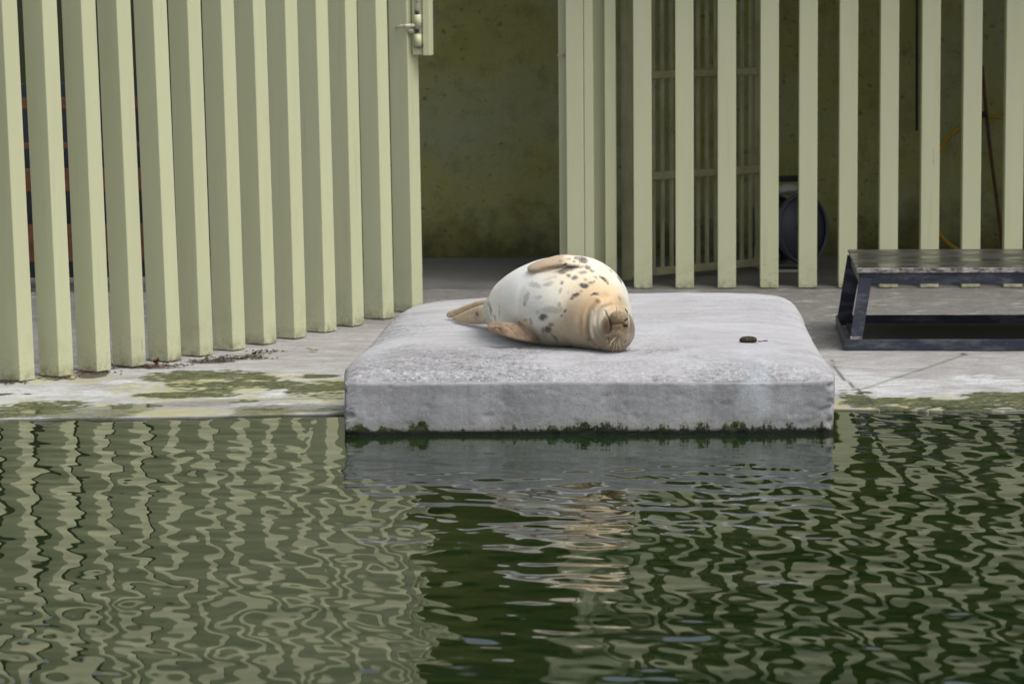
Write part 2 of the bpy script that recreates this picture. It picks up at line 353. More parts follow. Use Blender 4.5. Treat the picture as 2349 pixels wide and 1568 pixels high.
M_den = mat('damp_den_concrete', (.12, .115, .11), .55, .4, lambda n: (n.color(n.ramp(n.noise(3, 6, .65), [(.3, (.15, .143, .138)), (.7, (.22, .212, .206))])), n.bump(n.noise(60, 4), .004, .5)))
_a, _b = onz(1472, 663, DZ), onz(2325, 660.5, DZ); _m = (_b.y-_a.y)/(_b.x-_a.x); _f = lambda x: _a.y+_m*(x-_a.x)+.02
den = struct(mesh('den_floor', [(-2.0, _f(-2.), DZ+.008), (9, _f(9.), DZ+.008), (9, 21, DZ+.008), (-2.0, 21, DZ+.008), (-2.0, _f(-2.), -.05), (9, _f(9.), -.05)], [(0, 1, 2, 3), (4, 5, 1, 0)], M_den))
# water: real ripples, a sum of travelling waves
wx = np.unique(np.concatenate([np.linspace(-14, -5.5, 20), np.arange(-5.5, -2.5, .024), np.arange(-2.5, 2.5, .0115), np.arange(2.5, 5.5, .024), np.linspace(5.5, 14, 20)]))
wy = np.unique(np.concatenate([np.linspace(-12, 2, 24), np.arange(2, 6.4, .026), np.arange(6.4, 12.75, .0115), [13.2]]))
WX, WY = np.meshgrid(wx, wy); H = np.zeros_like(WX)
for k in range(90):
    lam = .075*(5.5**(rng.random()**1.0)); th = rng.normal(math.radians(52), math.radians(44))
    kx, ky = 2*math.pi/lam*math.cos(th), 2*math.pi/lam*math.sin(th)
    H += .0034*lam/6.283*np.sin(kx*WX+ky*WY+rng.random()*6.283)
for k in range(30):       # cross chop
    lam = .11+.16*rng.random(); th = rng.random()*math.pi; kk = 2*math.pi/lam
    H += .0032*lam/6.283*np.sin(kk*(math.cos(th)*WX+math.sin(th)*WY)+rng.random()*6.283)
for k in range(6):        # slow swell
    lam = .4+.8*rng.random(); th = rng.normal(math.radians(82), .35); kk = 2*math.pi/lam
    H += .0042*lam/6.283*np.sin(kk*(math.cos(th)*WX+math.sin(th)*WY)+rng.random()*6.283)
WP = np.stack([WX, WY, 0*WX], -1).reshape(-1, 3)
gust = .45+1.1*fbm(WP*np.array([.9, .9, 1]), 3, 77).reshape(WX.shape)
calm = .24+.76*sstep(11.95, 11.0, WY); calm = np.where((WX < -.8) | (WX > 1.4), 1.0+0*WY, calm)
fade = sstep(5.5, 4.8, abs(WX))*sstep(2, 3, WY)
H *= gust*calm*fade*1.27
water = struct(gridmesh('pool_water', WX, WY, H, M_water, True))

FY = onz(1663, 661, DZ).y
WY0 = onz(1100, 599, DZ).y + .02
print('fenceY', FY, 'wallY', WY0)
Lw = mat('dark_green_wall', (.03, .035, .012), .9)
wl = boxo('back_wall', (.2+3.4, WY0+.1+.05, 1.6), (5.3, .1, 1.7), M_wall, rz=-.015, bev=0)
tag(wl, 'olive green rough rendered wall behind the slatted fence', 'wall')
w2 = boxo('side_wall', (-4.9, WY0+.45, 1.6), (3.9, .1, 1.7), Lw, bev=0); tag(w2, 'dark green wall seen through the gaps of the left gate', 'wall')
# canopy over the den
RZ = 2.8
rf = boxo('canopy_roof', (4.1, (16.25+WY0)/2, RZ+.12), (5.0, (WY0-16.25)/2, .08), M_roof, bev=.01, rz=-.075)
tag(rf, 'flat dark canopy roof over the slatted fence', 'roof')

# ------------------------------------------------------------------ left gate (opened leaf)
brx = [81, 170, 256, 336, 417, 490, 564, 635, 704, 773, 836, 904.5, 971]
bry = [873, 862, 846, 836, 825, 814, 802, 791, 774, 758, 745, 730, 713]
trx = [39.8, 131, 219.7, 300, 382.8, 460.7, 537, 609.7, 682, 752, 818.4, 887.7, 957.5]
B = [onz(x, y, DZ) for x, y in zip(brx, bry)]
bx = np.array([b.x for b in B]); by = np.array([b.y for b in B])
A1 = np.polyfit(bx, by, 1); A_ = np.polyfit(bx, by, 2); print('gate line', A1)
g = Vector((1, A1[0], 0)).normalized(); nrm = Vector((-g.y, g.x, 0))    # nrm points away to the left-back
# each front corner slides along its own sight line onto the gate line
gate = empty('slatted_gate', (bx[0], by[0], 0), 'open cream slatted gate on the left standing on the wet deck', 'gate')
SW, SD, SH = .098, .119, 2.85
def onGate(px):
    lo, hi = -6., 3.
    for _ in range(50):
        mid = (lo+hi)/2
        if proj((mid, np.polyval(A_, mid), DZ))[0] < px: lo = mid
        else: hi = mid
    return Vector((lo, np.polyval(A_, lo), 0))
pts = [(onGate(x), t) for x, t in zip(brx, trx)]
step = (pts[0][0]-pts[4][0])/4
pts = [(pts[0][0]+step*k, None) for k in (3, 2, 1)] + pts
lean0 = None; leans = []
for p, t in pts:
    if t is None: leans.append(None); continue
    # sideways lean so that the corner passes through the seen point at the top of the frame
    zz = .5
    for _ in range(30):
        q = proj((p.x, p.y, zz)); zz += (q[1]-0)*p.y/F
    a = -(proj((p.x, p.y, zz))[0]-t)/F*p.y/zz; leans.append(a)
leans = [leans[3] if a is None else a for a in leans]
for (p, t), a in zip(pts, leans):
    last = p is pts[-1][0]
    c = p - g*(SW/2) + nrm*(SD/2) + Vector((0, 0, DZ+.004+SH/2))
    boxo('slat', c, (SW/2, SD/2, SH/2), M_paint, gate, ax=g, ay=nrm, bev=.004, shear=(a*SH, a*SH*.2))
p0, p1 = pts[0][0], pts[-1][0]
mid = (p0+p1)/2; L_ = (p1-p0).length
for zr in (2.83,):
    boxo('top_rail', mid+nrm*(SD+.025)+Vector((leans[5]*zr, 0, zr)), (L_/2+.1, .02, .04), M_paint, gate, ax=g, ay=nrm)
# bolt housing on the last slat
e = pts[-1][0]; ez = e
def gz(py, Y=None): return atY(960, py, Y or e.y)[2]
zb = gz(125); 
hx = atY(945, 60, e.y).x
hous = boxo('bolt_housing', Vector((atY(961, 60, e.y).x, e.y-.035, (zb+2.6)/2)), (.038, .030, (2.6-zb)/2), M_paint, gate, bev=.004, rz=math.radians(12))
flg = boxo('housing_flange', Vector((atY(982, 60, e.y).x, e.y-.045, (zb+2.6)/2-.004)), (.019, .04, (2.6-zb)/2), M_paint, gate, bev=.004, rz=math.radians(-12))
rx = atY(957, 60, e.y-.08).x; yb = e.y-.085
tube('bolt_rod', [(rx, yb, gz(100)), (rx, yb, 2.5)], .0085, M_metal, gate)
for py in (92, 47, -40): tube('bolt_sleeve', [(rx+.003, yb, gz(py+14)), (rx+.003, yb, gz(py-14))], .019, M_paint, gate, n=12)
for py in (70, 28): tube('rod_collar', [(rx, yb, gz(py+5)), (rx, yb, gz(py-4))], .0105, M_dark, gate, n=10)
boxo('stop_slot', (atY(960, 104, yb).x, yb+.012, gz(104)), (.024, .012, .008), M_dark, gate)
tube('bolt_handle', [(rx, yb, gz(57)), (atY(918, 59, yb).x, yb-.02, gz(59))], .0095, M_metal, gate)
tube('handle_pin', [(atY(908, 62, yb).x, yb+.04, gz(62)), (atY(920, 60, yb).x, yb-.01, gz(60))], .005, M_metal, gate)
tube('rivet', [(atY(942, 70, yb).x, yb-.006, gz(70)), (atY(942, 70, yb).x, yb+.012, gz(70))], .014, M_metal, gate, n=12)

# ------------------------------------------------------------------ right fence
fl = [1453.5, 1549.5, 1646.5, 1744, 1832.5, 1924.5, 2018, 2112.5, 2207.5, 2304.5]
q0, q1 = onz(1472, 663, DZ), onz(2325, 660.5, DZ)
ma = (q1.y-q0.y)/(q1.x-q0.x); fg = Vector((1, ma, 0)).normalized(); fn = Vector((-fg.y, fg.x, 0))
def onF(px, off=0):
    lo, hi = -4., 8.
    for _ in range(50):
        mid = (lo+hi)/2; y = q0.y+ma*(mid-q0.x)+off
        if proj((mid, y, .5))[0] < px: lo = mid
        else: hi = mid
    return Vector((lo, q0.y+ma*(lo-q0.x)+off, 0))
fence = empty('slatted_fence', (q0.x, q0.y, 0), 'fixed cream slatted fence right of the doorway behind the concrete slab', 'fence')
wf = .1015
stp = onF(2304.5)-onF(2207.5)
fpts = [onF(x) for x in fl] + [onF(2304.5)+stp*k for k in range(1, 12)]
for p in fpts:
    c = p+fg*(wf/2)+fn*.055+Vector((0, 0, DZ+.004+1.42))
    boxo('slat', c, (wf/2, .055, 1.42), M_paint, fence, ax=fg, ay=fn, bev=.004)
boxo('top_rail', fpts[9]+fn*.13+Vector((0, 0, 2.83)), (2.7, .018, .04), M_paint, fence, ax=fg, ay=fn)
# jamb group beside the doorway
def jb(name, x0, x1, off, dep, prt):
    a, b = onF(x0, off), onF(x1, off); hw = (b-a).length/2
    return boxo(name, (a+b)/2+fn*dep/2+Vector((0, 0, DZ+.004+1.42)), (hw, dep/2, 1.42), M_paint, prt, ax=fg, ay=fn, bev=.004)
jb('door_jamb', 1300, 1340, 0, .09, fence); jb('door_jamb', 1341, 1362, .012, .09, fence)
jb('jamb_channel', 1283, 1301.5, .10, .03, fence)
jb('jamb_return', 1388, 1414, .10, .10, fence)
jb('jamb_return', 1361, 1389, .16, .05, fence)
jb('inner_post', 1426, 1455, .42, .08, fence)
pz = atY(1290, 129, q0.y).z
tube('latch_pin', [onF(1281, .08)+Vector((0, 0, pz)), onF(1301, .08)+Vector((0, 0, pz))], .006, M_metal, fence)

# inner barred gate, swung back into the den
IG0 = onz(1438, 652, DZ); IG1 = onz(1742, 624, DZ)
ig = empty('barred_gate', IG0, 'thin barred inner gate swung back behind the slatted fence', 'gate')
d = (IG1-IG0); d.z = 0; Lg = d.length; gd = d.normalized(); gn = Vector((-gd.y, gd.x, 0))
for z0, z1 in ((.035, .07), (None, 1.0), (None, 0)):
    pass
zr2 = atY(1460, 411, IG0.y).z; zr1 = atY(1460, 178, IG0.y).z
for zc in (.06, zr2, zr1, 2.3):
    boxo('rail', IG0+gd*Lg/2+Vector((0, 0, zc)), (Lg/2-.021, .018, .021), M_bar, ig, ax=gd, ay=gn)
for t in (0, 1): boxo('frame_post', IG0+gd*Lg*t+Vector((0, 0, 1.19)), (.02, .022, 1.165), M_bar, ig, ax=gd, ay=gn)
nb = 15
for k in range(1, nb):
    boxo('bar', IG0+gd*Lg*k/nb+gn*.004+Vector((0, 0, 1.18)), (.0085, .0085, 1.13), M_bar, ig, ax=gd, ay=gn, bev=0)

# ------------------------------------------------------------------ things inside the den
def disc(name, c, axis, r, th, M, parent, hole=False):
    return tube(name, [Vector(c)-axis*th/2, Vector(c)+axis*th/2], r, M, parent, n=40)
hr = empty('hose_reel', onz(1810, 632, DZ), 'grey and black hose reel on the floor behind the fence', 'hose reel')
YR = 0.5*(FY+WY0)+.05
c2 = atY(1838, 524, YR-.05); ax_ = Vector((.60, -.80, 0)).normalized(); c1 = c2 - ax_*.20 
c1 = atY(1775, 526, YR+.12); ax_ = (c2-c1).normalized()
for c, nm in ((c2, 'reel_disc'), (c1, 'reel_disc')):
    dsk = disc(nm, c, ax_, .205, .018, M_reel, hr)
    tube('disc_rim', [c+ (Matrix.Rotation(a, 3, ax_) @ (ZA*.2)) for a in np.linspace(0, 2*math.pi, 33)], .011, M_reel, dsk, n=6)
disc('wound_hose', (c1+c2)/2, ax_, .15, (c2-c1).length-.02, M_black, hr)
disc('hub', c2+ax_*.014, ax_, .045, .02, M_black, hr)
boxo('vent', c2+ax_*.012+Vector((-.07, 0, -.07)), (.03, .006, .010), M_black, hr, bev=0)
zt_ = atY(1810, 411, YR).z
boxo('handle', (( c1+c2)/2*1).xy.to_3d()+Vector((0, 0, zt_)), (.10, .02, .018), M_black, hr, rz=.2)
for c in (c1, c2): tube('stand', [Vector((c.x, c.y+.02, zt_)), Vector((c.x, c.y+.02, DZ))], .011, M_black, hr)
tube('foot_ring', [((c1+c2)/2).xy.to_3d()+Vector((.16*math.cos(a), .16*math.sin(a), DZ+.013)) for a in np.linspace(0, 2*math.pi, 25)], .010, M_white, hr)

yw = WY0-.05
hp = spline([tuple(atY(x, y, yw)) for x, y in ((2296, 268), (2255, 270), (2205, 290), (2160, 335), (2130, 400), (2122, 470), (2150, 530), (2185, 566), (2250, 600), (2330, 622))], 50)
tag(tube('yellow_hose', hp, .014, M_yellow, None, n=8), 'yellow hose hanging in a loop on the wall behind the fence', 'hose')
bp = spline([tuple(atY(x, y, Y_)) for x, y, Y_ in ((2252, 150, yw-.02), (2270, 330, yw-.08), (2292, 500, yw-.2), (2303, 600, yw-.3))], 20)
br = empty('broom', bp[-1], 'brown wooden broom handle leaning on the wall behind the fence', 'broom')
tube('handle', bp, .0115, M_wood, br); tube('grip', [atY(2258, 268, yw-.09), atY(2256, 256, yw-.09)], .02, M_black, br)
tag(tube('drain_pipe', [atY(2104, -420, WY0-.06), atY(2103, 300, WY0-.06)], .008, M_dark, None), 'thin dark pipe running down the wall behind the fence', 'pipe')

# timber rack behind the left gate
YK = onz(70, 672, DZ).y
rk = empty('timber_rack', (-2.75, YK, 0), 'red brown timber rack standing behind the left gate', 'rack')
for y0, y1 in ((600, 515), (440, 387), (341, 328), (250, 225)):
    z0, z1 = atY(90, y0, YK).z, atY(90, y1, YK).z
    boxo('board', (-2.9, YK, (z0+z1)/2), (.95, .016, (z1-z0)/2), M_wood, rk)
for xp in (-3.75, -2.02): boxo('leg', (xp, YK+.05, .62), (.025, .025, .59), M_dark, rk)
boxo('back_panel', (-2.9, YK+.25, .62), (.95, .01, .55), M_dark, rk)

# ------------------------------------------------------------------ bench
bn = empty('bench', onz(1937, 805, DZ), 'low dark metal bench with worn wet top standing beside the slab', 'bench')
b0 = onz(1937, 805, DZ); b1 = onz(1917, 747, DZ); BL = 1.45
yf, ybk = b0.y, b1.y; xl = b0.x; th_ = .052
zt = atY(1960, 613, yf+.07).z
rzb = -.012
def bb(nm, c, h, M=M_bench, **k): return boxo(nm, c, h, M, bn, bev=.002, **k)
zr = DZ+.003+th_/2
bb('base_rail', (xl+BL/2, yf+.004, zr), (BL/2, .005, th_/2))
bb('base_rail', (xl+BL/2, ybk, zr), (BL/2, .005, th_/2))
ss = Vector((b1.x-b0.x, b1.y-b0.y, 0)); sl_ = ss.length; sn = ss.normalized()
for x_ in (xl+.005, xl+BL-.005): bb('end_rail', (x_, (yf+ybk)/2, zr), (.005, (ybk-yf)/2-.006, th_/2))
bb('base_plate', (xl+BL/2+.02, (yf+ybk)/2, DZ+.012), (BL/2-.03, (ybk-yf)/2-.02, .003), mat('dark_plate', (.075, .068, .06), .95, .1))  # plate in one even dark matt colour
xt = atY(1958, 612, yf+.05).x
tf, tb = yf+.05, ybk-.03
top = bb('top_board', (xt+(BL-.1)/2+.01, (tf+tb)/2, zt-.006), ((BL-.1)/2, (tb-tf)/2, .0055), M_btop)
bb('board_edge', (xt+(BL-.1)/2+.01, tf-.004, zt-.012), ((BL-.1)/2, .004, .0115), M_bedge)
ap = bb('apron', (xt+(BL-.1)/2+.022, tf+.018, zt-.024-.027), ((BL-.1)/2-.02, .006, .027))
bb('apron', (xt+(BL-.1)/2+.022, tb-.02, zt-.024-.027), ((BL-.1)/2-.02, .006, .027))
for x_ in (xt+.03, xt+BL-.13): bb('apron_end', (x_, (tf+tb)/2, zt-.024-.027), (.005, (tb-tf)/2-.03, .027))
def leg(pa, pb, w):
    pa, pb = Vector(pa), Vector(pb); az = (pb-pa).normalized(); ax = (XA-az*az.x).normalized(); ay = az.cross(ax)
    boxo('leg', (pa+pb)/2, (w, .006, (pb-pa).length/2), M_bench, bn, ax=ax, ay=ay, az=az, bev=.002)
for s, xb, xtp in ((1, xl+.055, xt+.055), (-1, xl+BL-.055, xt+BL-.155)):
    leg((xb-s*.004, yf+.02, DZ+.03), (xtp, tf+.012, zt-.05), .029)
    leg((xb-s*.014, ybk-.02, DZ+.03), (xtp-s*.012, tb-.03, zt-.03), .036)
    bb('foot_plate', (xb, yf+.014, DZ+.057), (.028, .008, .010), M_bedge)

bn.rotation_euler.z = -math.atan2(b1.x-b0.x, b1.y-b0.y)
# ------------------------------------------------------------------ concrete slab
HT = .270
fa, fb = onz(783, 999, 0), onz(1915, 994, 0); fx = (fb-fa); Wd = fx.length; fx.normalize(); fy = Vector((-fx.y, fx.x, 0))
bc = [onz(915, 686, HT-.01), onz(1838, 668, HT-.01)]
dp = [ (p-fa).dot(fy) for p in bc]; bxs = [(p-fa).dot(fx) for p in bc]; print('slab W', Wd, 'back', dp, bxs)
n = 900
def rrect(cor, rad, n):
    """rounded quadrilateral outline, corners counter-clockwise"""
    out = []; k_ = len(cor); segs = []
    for i in range(k_):
        p, a, b = Vector(cor[i]), Vector(cor[i-1]), Vector(cor[(i+1) % k_]); r = rad[i]
        u, v = (a-p).normalized(), (b-p).normalized(); s, e_ = p+u*r, p+v*r
        for t in np.linspace(0, 1, 25): segs.append(s*(1-t)**2+p*2*t*(1-t)+e_*t*t)
    segs.append(segs[0]); P = np.array([tuple(s) for s in segs]); dl = np.r_[0, np.cumsum(np.hypot(*np.diff(P, axis=0).T))]
    t = np.linspace(0, dl[-1], n, endpoint=False); return np.stack([np.interp(t, dl, P[:, 0]), np.interp(t, dl, P[:, 1])], -1)
cor = [(-.002, 0), (Wd, 0), (bxs[1]+.03, max(dp)+.03), (bxs[0]-.03, dp[0]+.05)]
top_ = [(1914, 850), (1909, 836), (1873, 780), (1853, 739), (1832, 692), (1817, 677), (1796, 669), (1700, 666), (1500, 667), (1300, 671), (1100, 678), (1002, 684), (950, 690), (920, 703), (894, 723), (863, 759), (838, 785), (812, 808), (794, 828), (787.5, 846)]
pw = [onz(x, y, 0) for x, y in ((793, 1000), (793, 1000), (860, 998.5), (1300, 997), (1840, 994.5), (1909, 994), (1909, 994), (1912, 991))]+[onz(x, y, float(np.interp(y, [800, 828, 846, 870], [HT-.016, .248, .228, .205]))) for x, y in top_]
pw = np.array([((p-fa).dot(fx), (p-fa).dot(fy)) for p in pw]); pc = np.vstack([pw, pw[:1]])
for _ in range(4): pc = np.vstack([np.stack([.75*pc[:-1]+.25*pc[1:], .25*pc[:-1]+.75*pc[1:]], 1).reshape(-1, 2)]); pc = np.vstack([pc, pc[:1]])
dl = np.r_[0, np.cumsum(np.hypot(*np.diff(pc, axis=0).T))]; t_ = np.linspace(0, dl[-1], n, endpoint=False)
out = np.stack([np.interp(t_, dl, pc[:, 0]), np.interp(t_, dl, pc[:, 1])], -1); cen = np.array([Wd/2, dp[0]/2])
lev = [(-.25, 1, 0), (-.05, 1, 0), (.0, 1, 0)] + [(z, 1, 0) for z in np.linspace(.008, .195, 24)]
prof = [(0, .205), (.003, .2105), (.008, .2145), (.016, .2185), (.03, .2225), (.05, .227), (.08, .232), (.12, .237), (.17, .241), (.24, .2445), (.32, HT)]
rings = [(z, None, 0) for z, _, _ in lev] + [(z, d_, 1) for d_, z in prof[:]]
tang = np.roll(out, -1, 0)-np.roll(out, 1, 0); nin = np.stack([-tang[:, 1], tang[:, 0]], -1); nin /= np.linalg.norm(nin, axis=1)[:, None]; nin = sum(np.roll(nin, k_, 0) for k_ in range(-14, 15)); nin /= np.linalg.norm(nin, axis=1)[:, None]
V, TP, RG = [], [], []
def fine_in(d_): return cen + (out-cen)*np.array([1-d_/cen[0], 1-d_/cen[1]])
fwt = sstep(.45, .95, nin[:, 1]); fwt = sum(np.roll(fwt, k_) for k_ in range(-8, 9))/17                   # the front edge is worn to a broad slope, the others are only rounded
pf = [(0, .205), (.004, .2085), (.012, .212), (.025, .2165), (.05, .2275), (.08, .2385), (.12, .251), (.17, .261), (.22, .2665), (.28, .268), (.34, HT)]
ps = [.215, .222, .230, .238, .248, .255, .2605, .2645, .267, .269, HT]
for z in (-.25, -.05, 0., *np.linspace(.008, .195, 24)):
    V.append(np.column_stack([out, np.full(n, z)])); TP.append(np.zeros(n))
for (d_, zf), zs in zip(pf, ps):
    V.append(np.column_stack([out if d_ == 0 else fine_in(d_), zf*fwt+zs*(1-fwt)])); TP.append(np.full(n, 1. if d_ > .004 else .3))
last = fine_in(.34)
for s in np.linspace(.02, 1, 60):
    P = last*(1-s)+cen*s; V.append(np.column_stack([P, np.full(n, HT)])); TP.append(np.ones(n))
V = np.array(V); R_ = len(V); TP = np.array(TP).ravel(); V = V.reshape(-1, 3)
# worn, lumpy surface
wob = fbm(V*np.array([2.5, 2.5, 6]), 4, 3)-.5; chip = fbm(V*26, 4, 6)
edge_d = np.minimum.reduce([V[:, 1], V[:, 0], Wd-V[:, 0]])
rough = np.clip(sstep(.75, .15, V[:, 1]) + sstep(.35, .1, V[:, 0])*.7 + .25, 0, 1)*(.25+.75*sstep(.36, .6, fbm(V*3.2, 4, 9)))
rough = np.where(TP < .5, .12 + .9*sstep(.07, .0, abs(V[:, 0]))*sstep(.3, .55, chip), rough)
nrmv = np.zeros_like(V); side = TP < .5
V[:, 2] += np.where(side, 0, wob*.010 - .010*sstep(.56, .74, chip)*rough - .012*sstep(.50, .66, chip)*sstep(.05, .0, V[:, 1]))
idx = np.tile(np.arange(n), R_)
V[:, :2] += np.where(side, wob*.012 + .012*sstep(.5, .7, chip)*sstep(.09, .02, np.minimum(V[:, 0], Wd-V[:, 0])) + .004*sstep(.62, .8, chip), 0)[:, None]*nin[idx]
V[:, 2] += np.where((V[:, 2] > .19) & (TP < 1.1) & (V[:, 1] < .2), .006*(fbm(V*np.array([1.6, 0, 0]), 3, 19)-.5)*2, 0)
tri = sstep(Wd*.80, Wd*.83, V[:, 0]+.02*wob)*sstep(Wd*.885, Wd*.86, V[:, 0]+.03*wob)*sstep(.7, .1, V[:, 1])
lime = tri*sstep(.3, .6, fbm(V*np.array([12, 5, 4]), 4, 23))*.55*sstep(.02, .12, V[:, 2])
V3 = np.column_stack([fa.x+V[:, 0]*fx.x+V[:, 1]*fy.x, fa.y+V[:, 0]*fx.y+V[:, 1]*fy.y, V[:, 2]])
i = np.arange(R_*n).reshape(R_, n); j = np.roll(i, -1, 1)
Q = np.stack([i[:-1], j[:-1], j[1:], i[1:]], -1).reshape(-1, 4)
slab = quadmesh('concrete_slab', V3, Q, M_slab, True, dict(topness=TP, rough=rough, lime=lime))
tag(slab, 'thick weathered grey concrete slab with algae at the waterline under the seal', 'slab')
bmz = bmesh.new(); bmz.from_mesh(slab.data); SB = BVHTree.FromBMesh(bmz); bmz.free()
def slabz(x, y):
    h = SB.ray_cast(Vector((x, y, 2)), Vector((0, 0, -1))); return h[0].z if h[0] else HT

# stone and crumbs on the slab
def lump(name, c, r, M, seed, sub=3, parent=None):
    bm = bmesh.new(); bmesh.ops.create_icosphere(bm, subdivisions=sub, radius=1); P = np.array([v.co[:] for v in bm.verts])
    k = 1+.35*(fbm(P*1.6+seed*3.1, 3, seed)-.5)+.1*(fbm(P*6, 2, seed)-.5)
    for v, kk in zip(bm.verts, k): v.co = Vector((v.co.x*r[0], v.co.y*r[1], v.co.z*r[2]))*kk+Vector(c)
    me = bpy.data.meshes.new(name); bm.to_mesh(me); bm.free(); return link(name, me, M, parent, True)
p = onz(1717, 784, HT); z = slabz(p.x, p.y)
tag(lump('stone', (p.x, p.y, z+.012), (.036, .024, .016), M_stone, 5, 4), 'small dark brown stone lying on the right of the slab', 'stone')
cx_ = [(1743, 782, .006), (1750, 781, .005), (1757, 780, .007), (1737, 786, .003)]
lab = ['largest flat crumb at the right end of the trail beside the dark stone', 'tiny crumb touching the dark stone', 'middle crumb of the trail beside the dark stone', 'thin crumb in front of the dark stone']
for (x, y, r), lb in zip(cx_, [lab[1], lab[2], lab[0], lab[3]]):
    p = onz(x, y, HT); tag(lump('crumb', (p.x, p.y, slabz(p.x, p.y)+r*.25), (r*1.5, r, r*.4), M_stone, int(x), 1), lb, 'crumb', 'crumbs beside the dark stone')
tag(lump('pale_lump', atY(1806, 434, YR+.02), (.065, .05, .032), M_white, 9, 3), 'unidentified pale lump lying on top of the hose reel', 'pale_lump')  # plain lump stands for an unidentified pale thing on the reel
# dry leaves and debris at the foot of the left gate
def leaf(px, py, size, M, label, rot, curl=.3, group='fallen leaves by the left gate'):
    c = onz(px, py, DZ+.008); bm = bmesh.new(); rows = []
    for a in np.linspace(-1, 1, 7):
        w = .42*(1-a*a)**.8+.01; rows.append([bm.verts.new((a*size, s*w*size, size*curl*(a*a*.6+abs(s)*.5+.15*math.sin(a*7+s*3)))) for s in (-1, 0, 1)])
    for r0, r1 in zip(rows, rows[1:]):
        for k in (0, 1): bm.faces.new((r0[k], r1[k], r1[k+1], r0[k+1]))
    me = bpy.data.meshes.new('leaf'); bm.to_mesh(me); bm.free(); o = link('leaf', me, M, None, True)
    o.location = c; o.rotation_euler = (.15, .2, rot); tag(o, label, 'leaf', group)
leaf(310, 837, .024, M_leafb, 'curled brown leaf against the foot of the fourth gate slat', .3, .6)
leaf(340, 840, .030, M_leafb, 'flat reddish dry leaf just right of the fourth gate slat', 1.0)
leaf(357, 833, .032, M_leafb, 'large folded red brown leaf between the fourth and fifth gate slats', 2.2, .7)
leaf(371, 840, .020, M_leafb, 'small dry leaf in front of the fifth gate slat', .2, .3)
leaf(190, 851, .017, M_leafb, 'small orange brown leaf between the second and third gate slats', .8, .4)
leaf(583, 813, .026, M_leafb, 'dry leaf in the dark debris below the eighth gate slat', 1.9, .5)
leaf(598, 811, .022, M_leafb, 'brown leaf at the right end of the dark debris strip', .4, .4)
leaf(570, 815, .02, M_leafg, 'yellow green leaf in the dark debris strip', .9, .3)
leaf(716, 803, .030, M_leafg, 'green leaf lying alone on the deck left of the slab', .35, .25)
Vd, Fd = [], []
for (px, py, sx, sy, k) in ((545, 820, 75, 4, 120), (330, 838, 120, 5, 110), (215, 853, 50, 4, 70), (120, 863, 70, 5, 60), (620, 806, 40, 3, 50), (15, 875, 45, 5, 60), (480, 827, 60, 3, 50)):
    for _ in range(k):
        c = onz(px+random.gauss(0, sx*.5), py+random.gauss(0, sy*.6), DZ+.003); s = random.uniform(.002, .007); a = random.random()*3.14; b0_ = len(Vd)
        for dx, dy, dz in ((-1.6, -.6, 0), (1.6, -.5, .1), (1.4, .6, 0), (-1.5, .5, .2), (0, 0, .9)):
            Vd.append((c.x+s*(dx*math.cos(a)-dy*math.sin(a)), c.y+s*(dx*math.sin(a)+dy*math.cos(a)), c.z+s*dz))
        Fd += [(b0_, b0_+1, b0_+4), (b0_+1, b0_+2, b0_+4), (b0_+2, b0_+3, b0_+4), (b0_+3, b0_, b0_+4)]
db = mesh('debris', Vd, Fd, M_crumb); tag(db, 'dark crumbly moss and leaf litter along the foot of the left gate', 'litter'); db['kind'] = 'stuff'

#SEAL#
# ------------------------------------------------------------------ seal
ZT = HT-.006
def ctr(px, py, rpx):
    Yd = 13.
    for _ in range(20):
        r = rpx*Yd/F; p = onz(px, py, ZT+r); Yd = p.y
    return p, r
def loft(rows, ns=48, n=70, cap=True):
    """rows: centre(3), half sizes a, b, direction A(3) -> closed tube with elliptical sections"""
    R = spline(rows, n); V, Fc = [], []
    for i in range(n):
        c = Vector(R[i, :3]); t = Vector(R[min(i+1, n-1), :3]-R[max(i-1, 0), :3]).normalized()
        A = Vector(R[i, 5:8]); A = (A-t*A.dot(t)).normalized(); Bv = t.cross(A)
        for k in range(ns):
            a = 2*math.pi*k/ns; V.append(c+A*math.cos(a)*max(R[i, 3], .001)+Bv*math.sin(a)*max(R[i, 4], .001))
    for i in range(n-1):
        for k in range(ns): Fc.append((i*ns+k, i*ns+(k+1) % ns, (i+1)*ns+(k+1) % ns, (i+1)*ns+k))
    a0 = len(V); V.append(Vector(R[0, :3])); V.append(Vector(R[-1, :3]))
    for k in range(ns): Fc.append((a0, (k+1) % ns, k)); Fc.append((a0+1, (n-1)*ns+k, (n-1)*ns+(k+1) % ns))
    return V, Fc
def ell(c, r, axes=None, sub=4):
    bm = bmesh.new(); bmesh.ops.create_icosphere(bm, subdivisions=sub, radius=1); bm.verts.ensure_lookup_table()
    ax = axes or (XA, YA, ZA)
    V = [Vector(c)+ax[0]*v.co.x*r[0]+ax[1]*v.co.y*r[1]+ax[2]*v.co.z*r[2] for v in bm.verts]; Fc = [tuple(v.index for v in f.verts) for f in bm.faces]; bm.free()
    return V, Fc
def merge(parts):
    V, Fc = [], []
    for v, f in parts:
        o = len(V); V += v; Fc += [tuple(k+o for k in q) for q in f]
    return V, Fc
path = [(1148, 716.5, 43, 1.0), (1169, 709, 57, 1.0), (1201, 702, 80, 1.0), (1246, 694.5, 97, 1.02), (1292, 691, 105, 1.06), (1330, 693, 104, 1.05),
        (1357, 711, 90, 1.03), (1381, 733, 71, 1.0), (1396, 749, 58, 1.0), (1406, 757, 51, 1.0)]
rows = []
for x, y, r, k in path:
    p, rm = ctr(x, y, r); rows.append([*p, rm, rm*k, 0, 0, 1])
HC3, hr_ = ctr(1407, 759.5, 50)
body_parts = []
for q in spline(rows, 64):
    body_parts.append(ell(q[:3], (q[4], q[4], q[3]), None, 5))
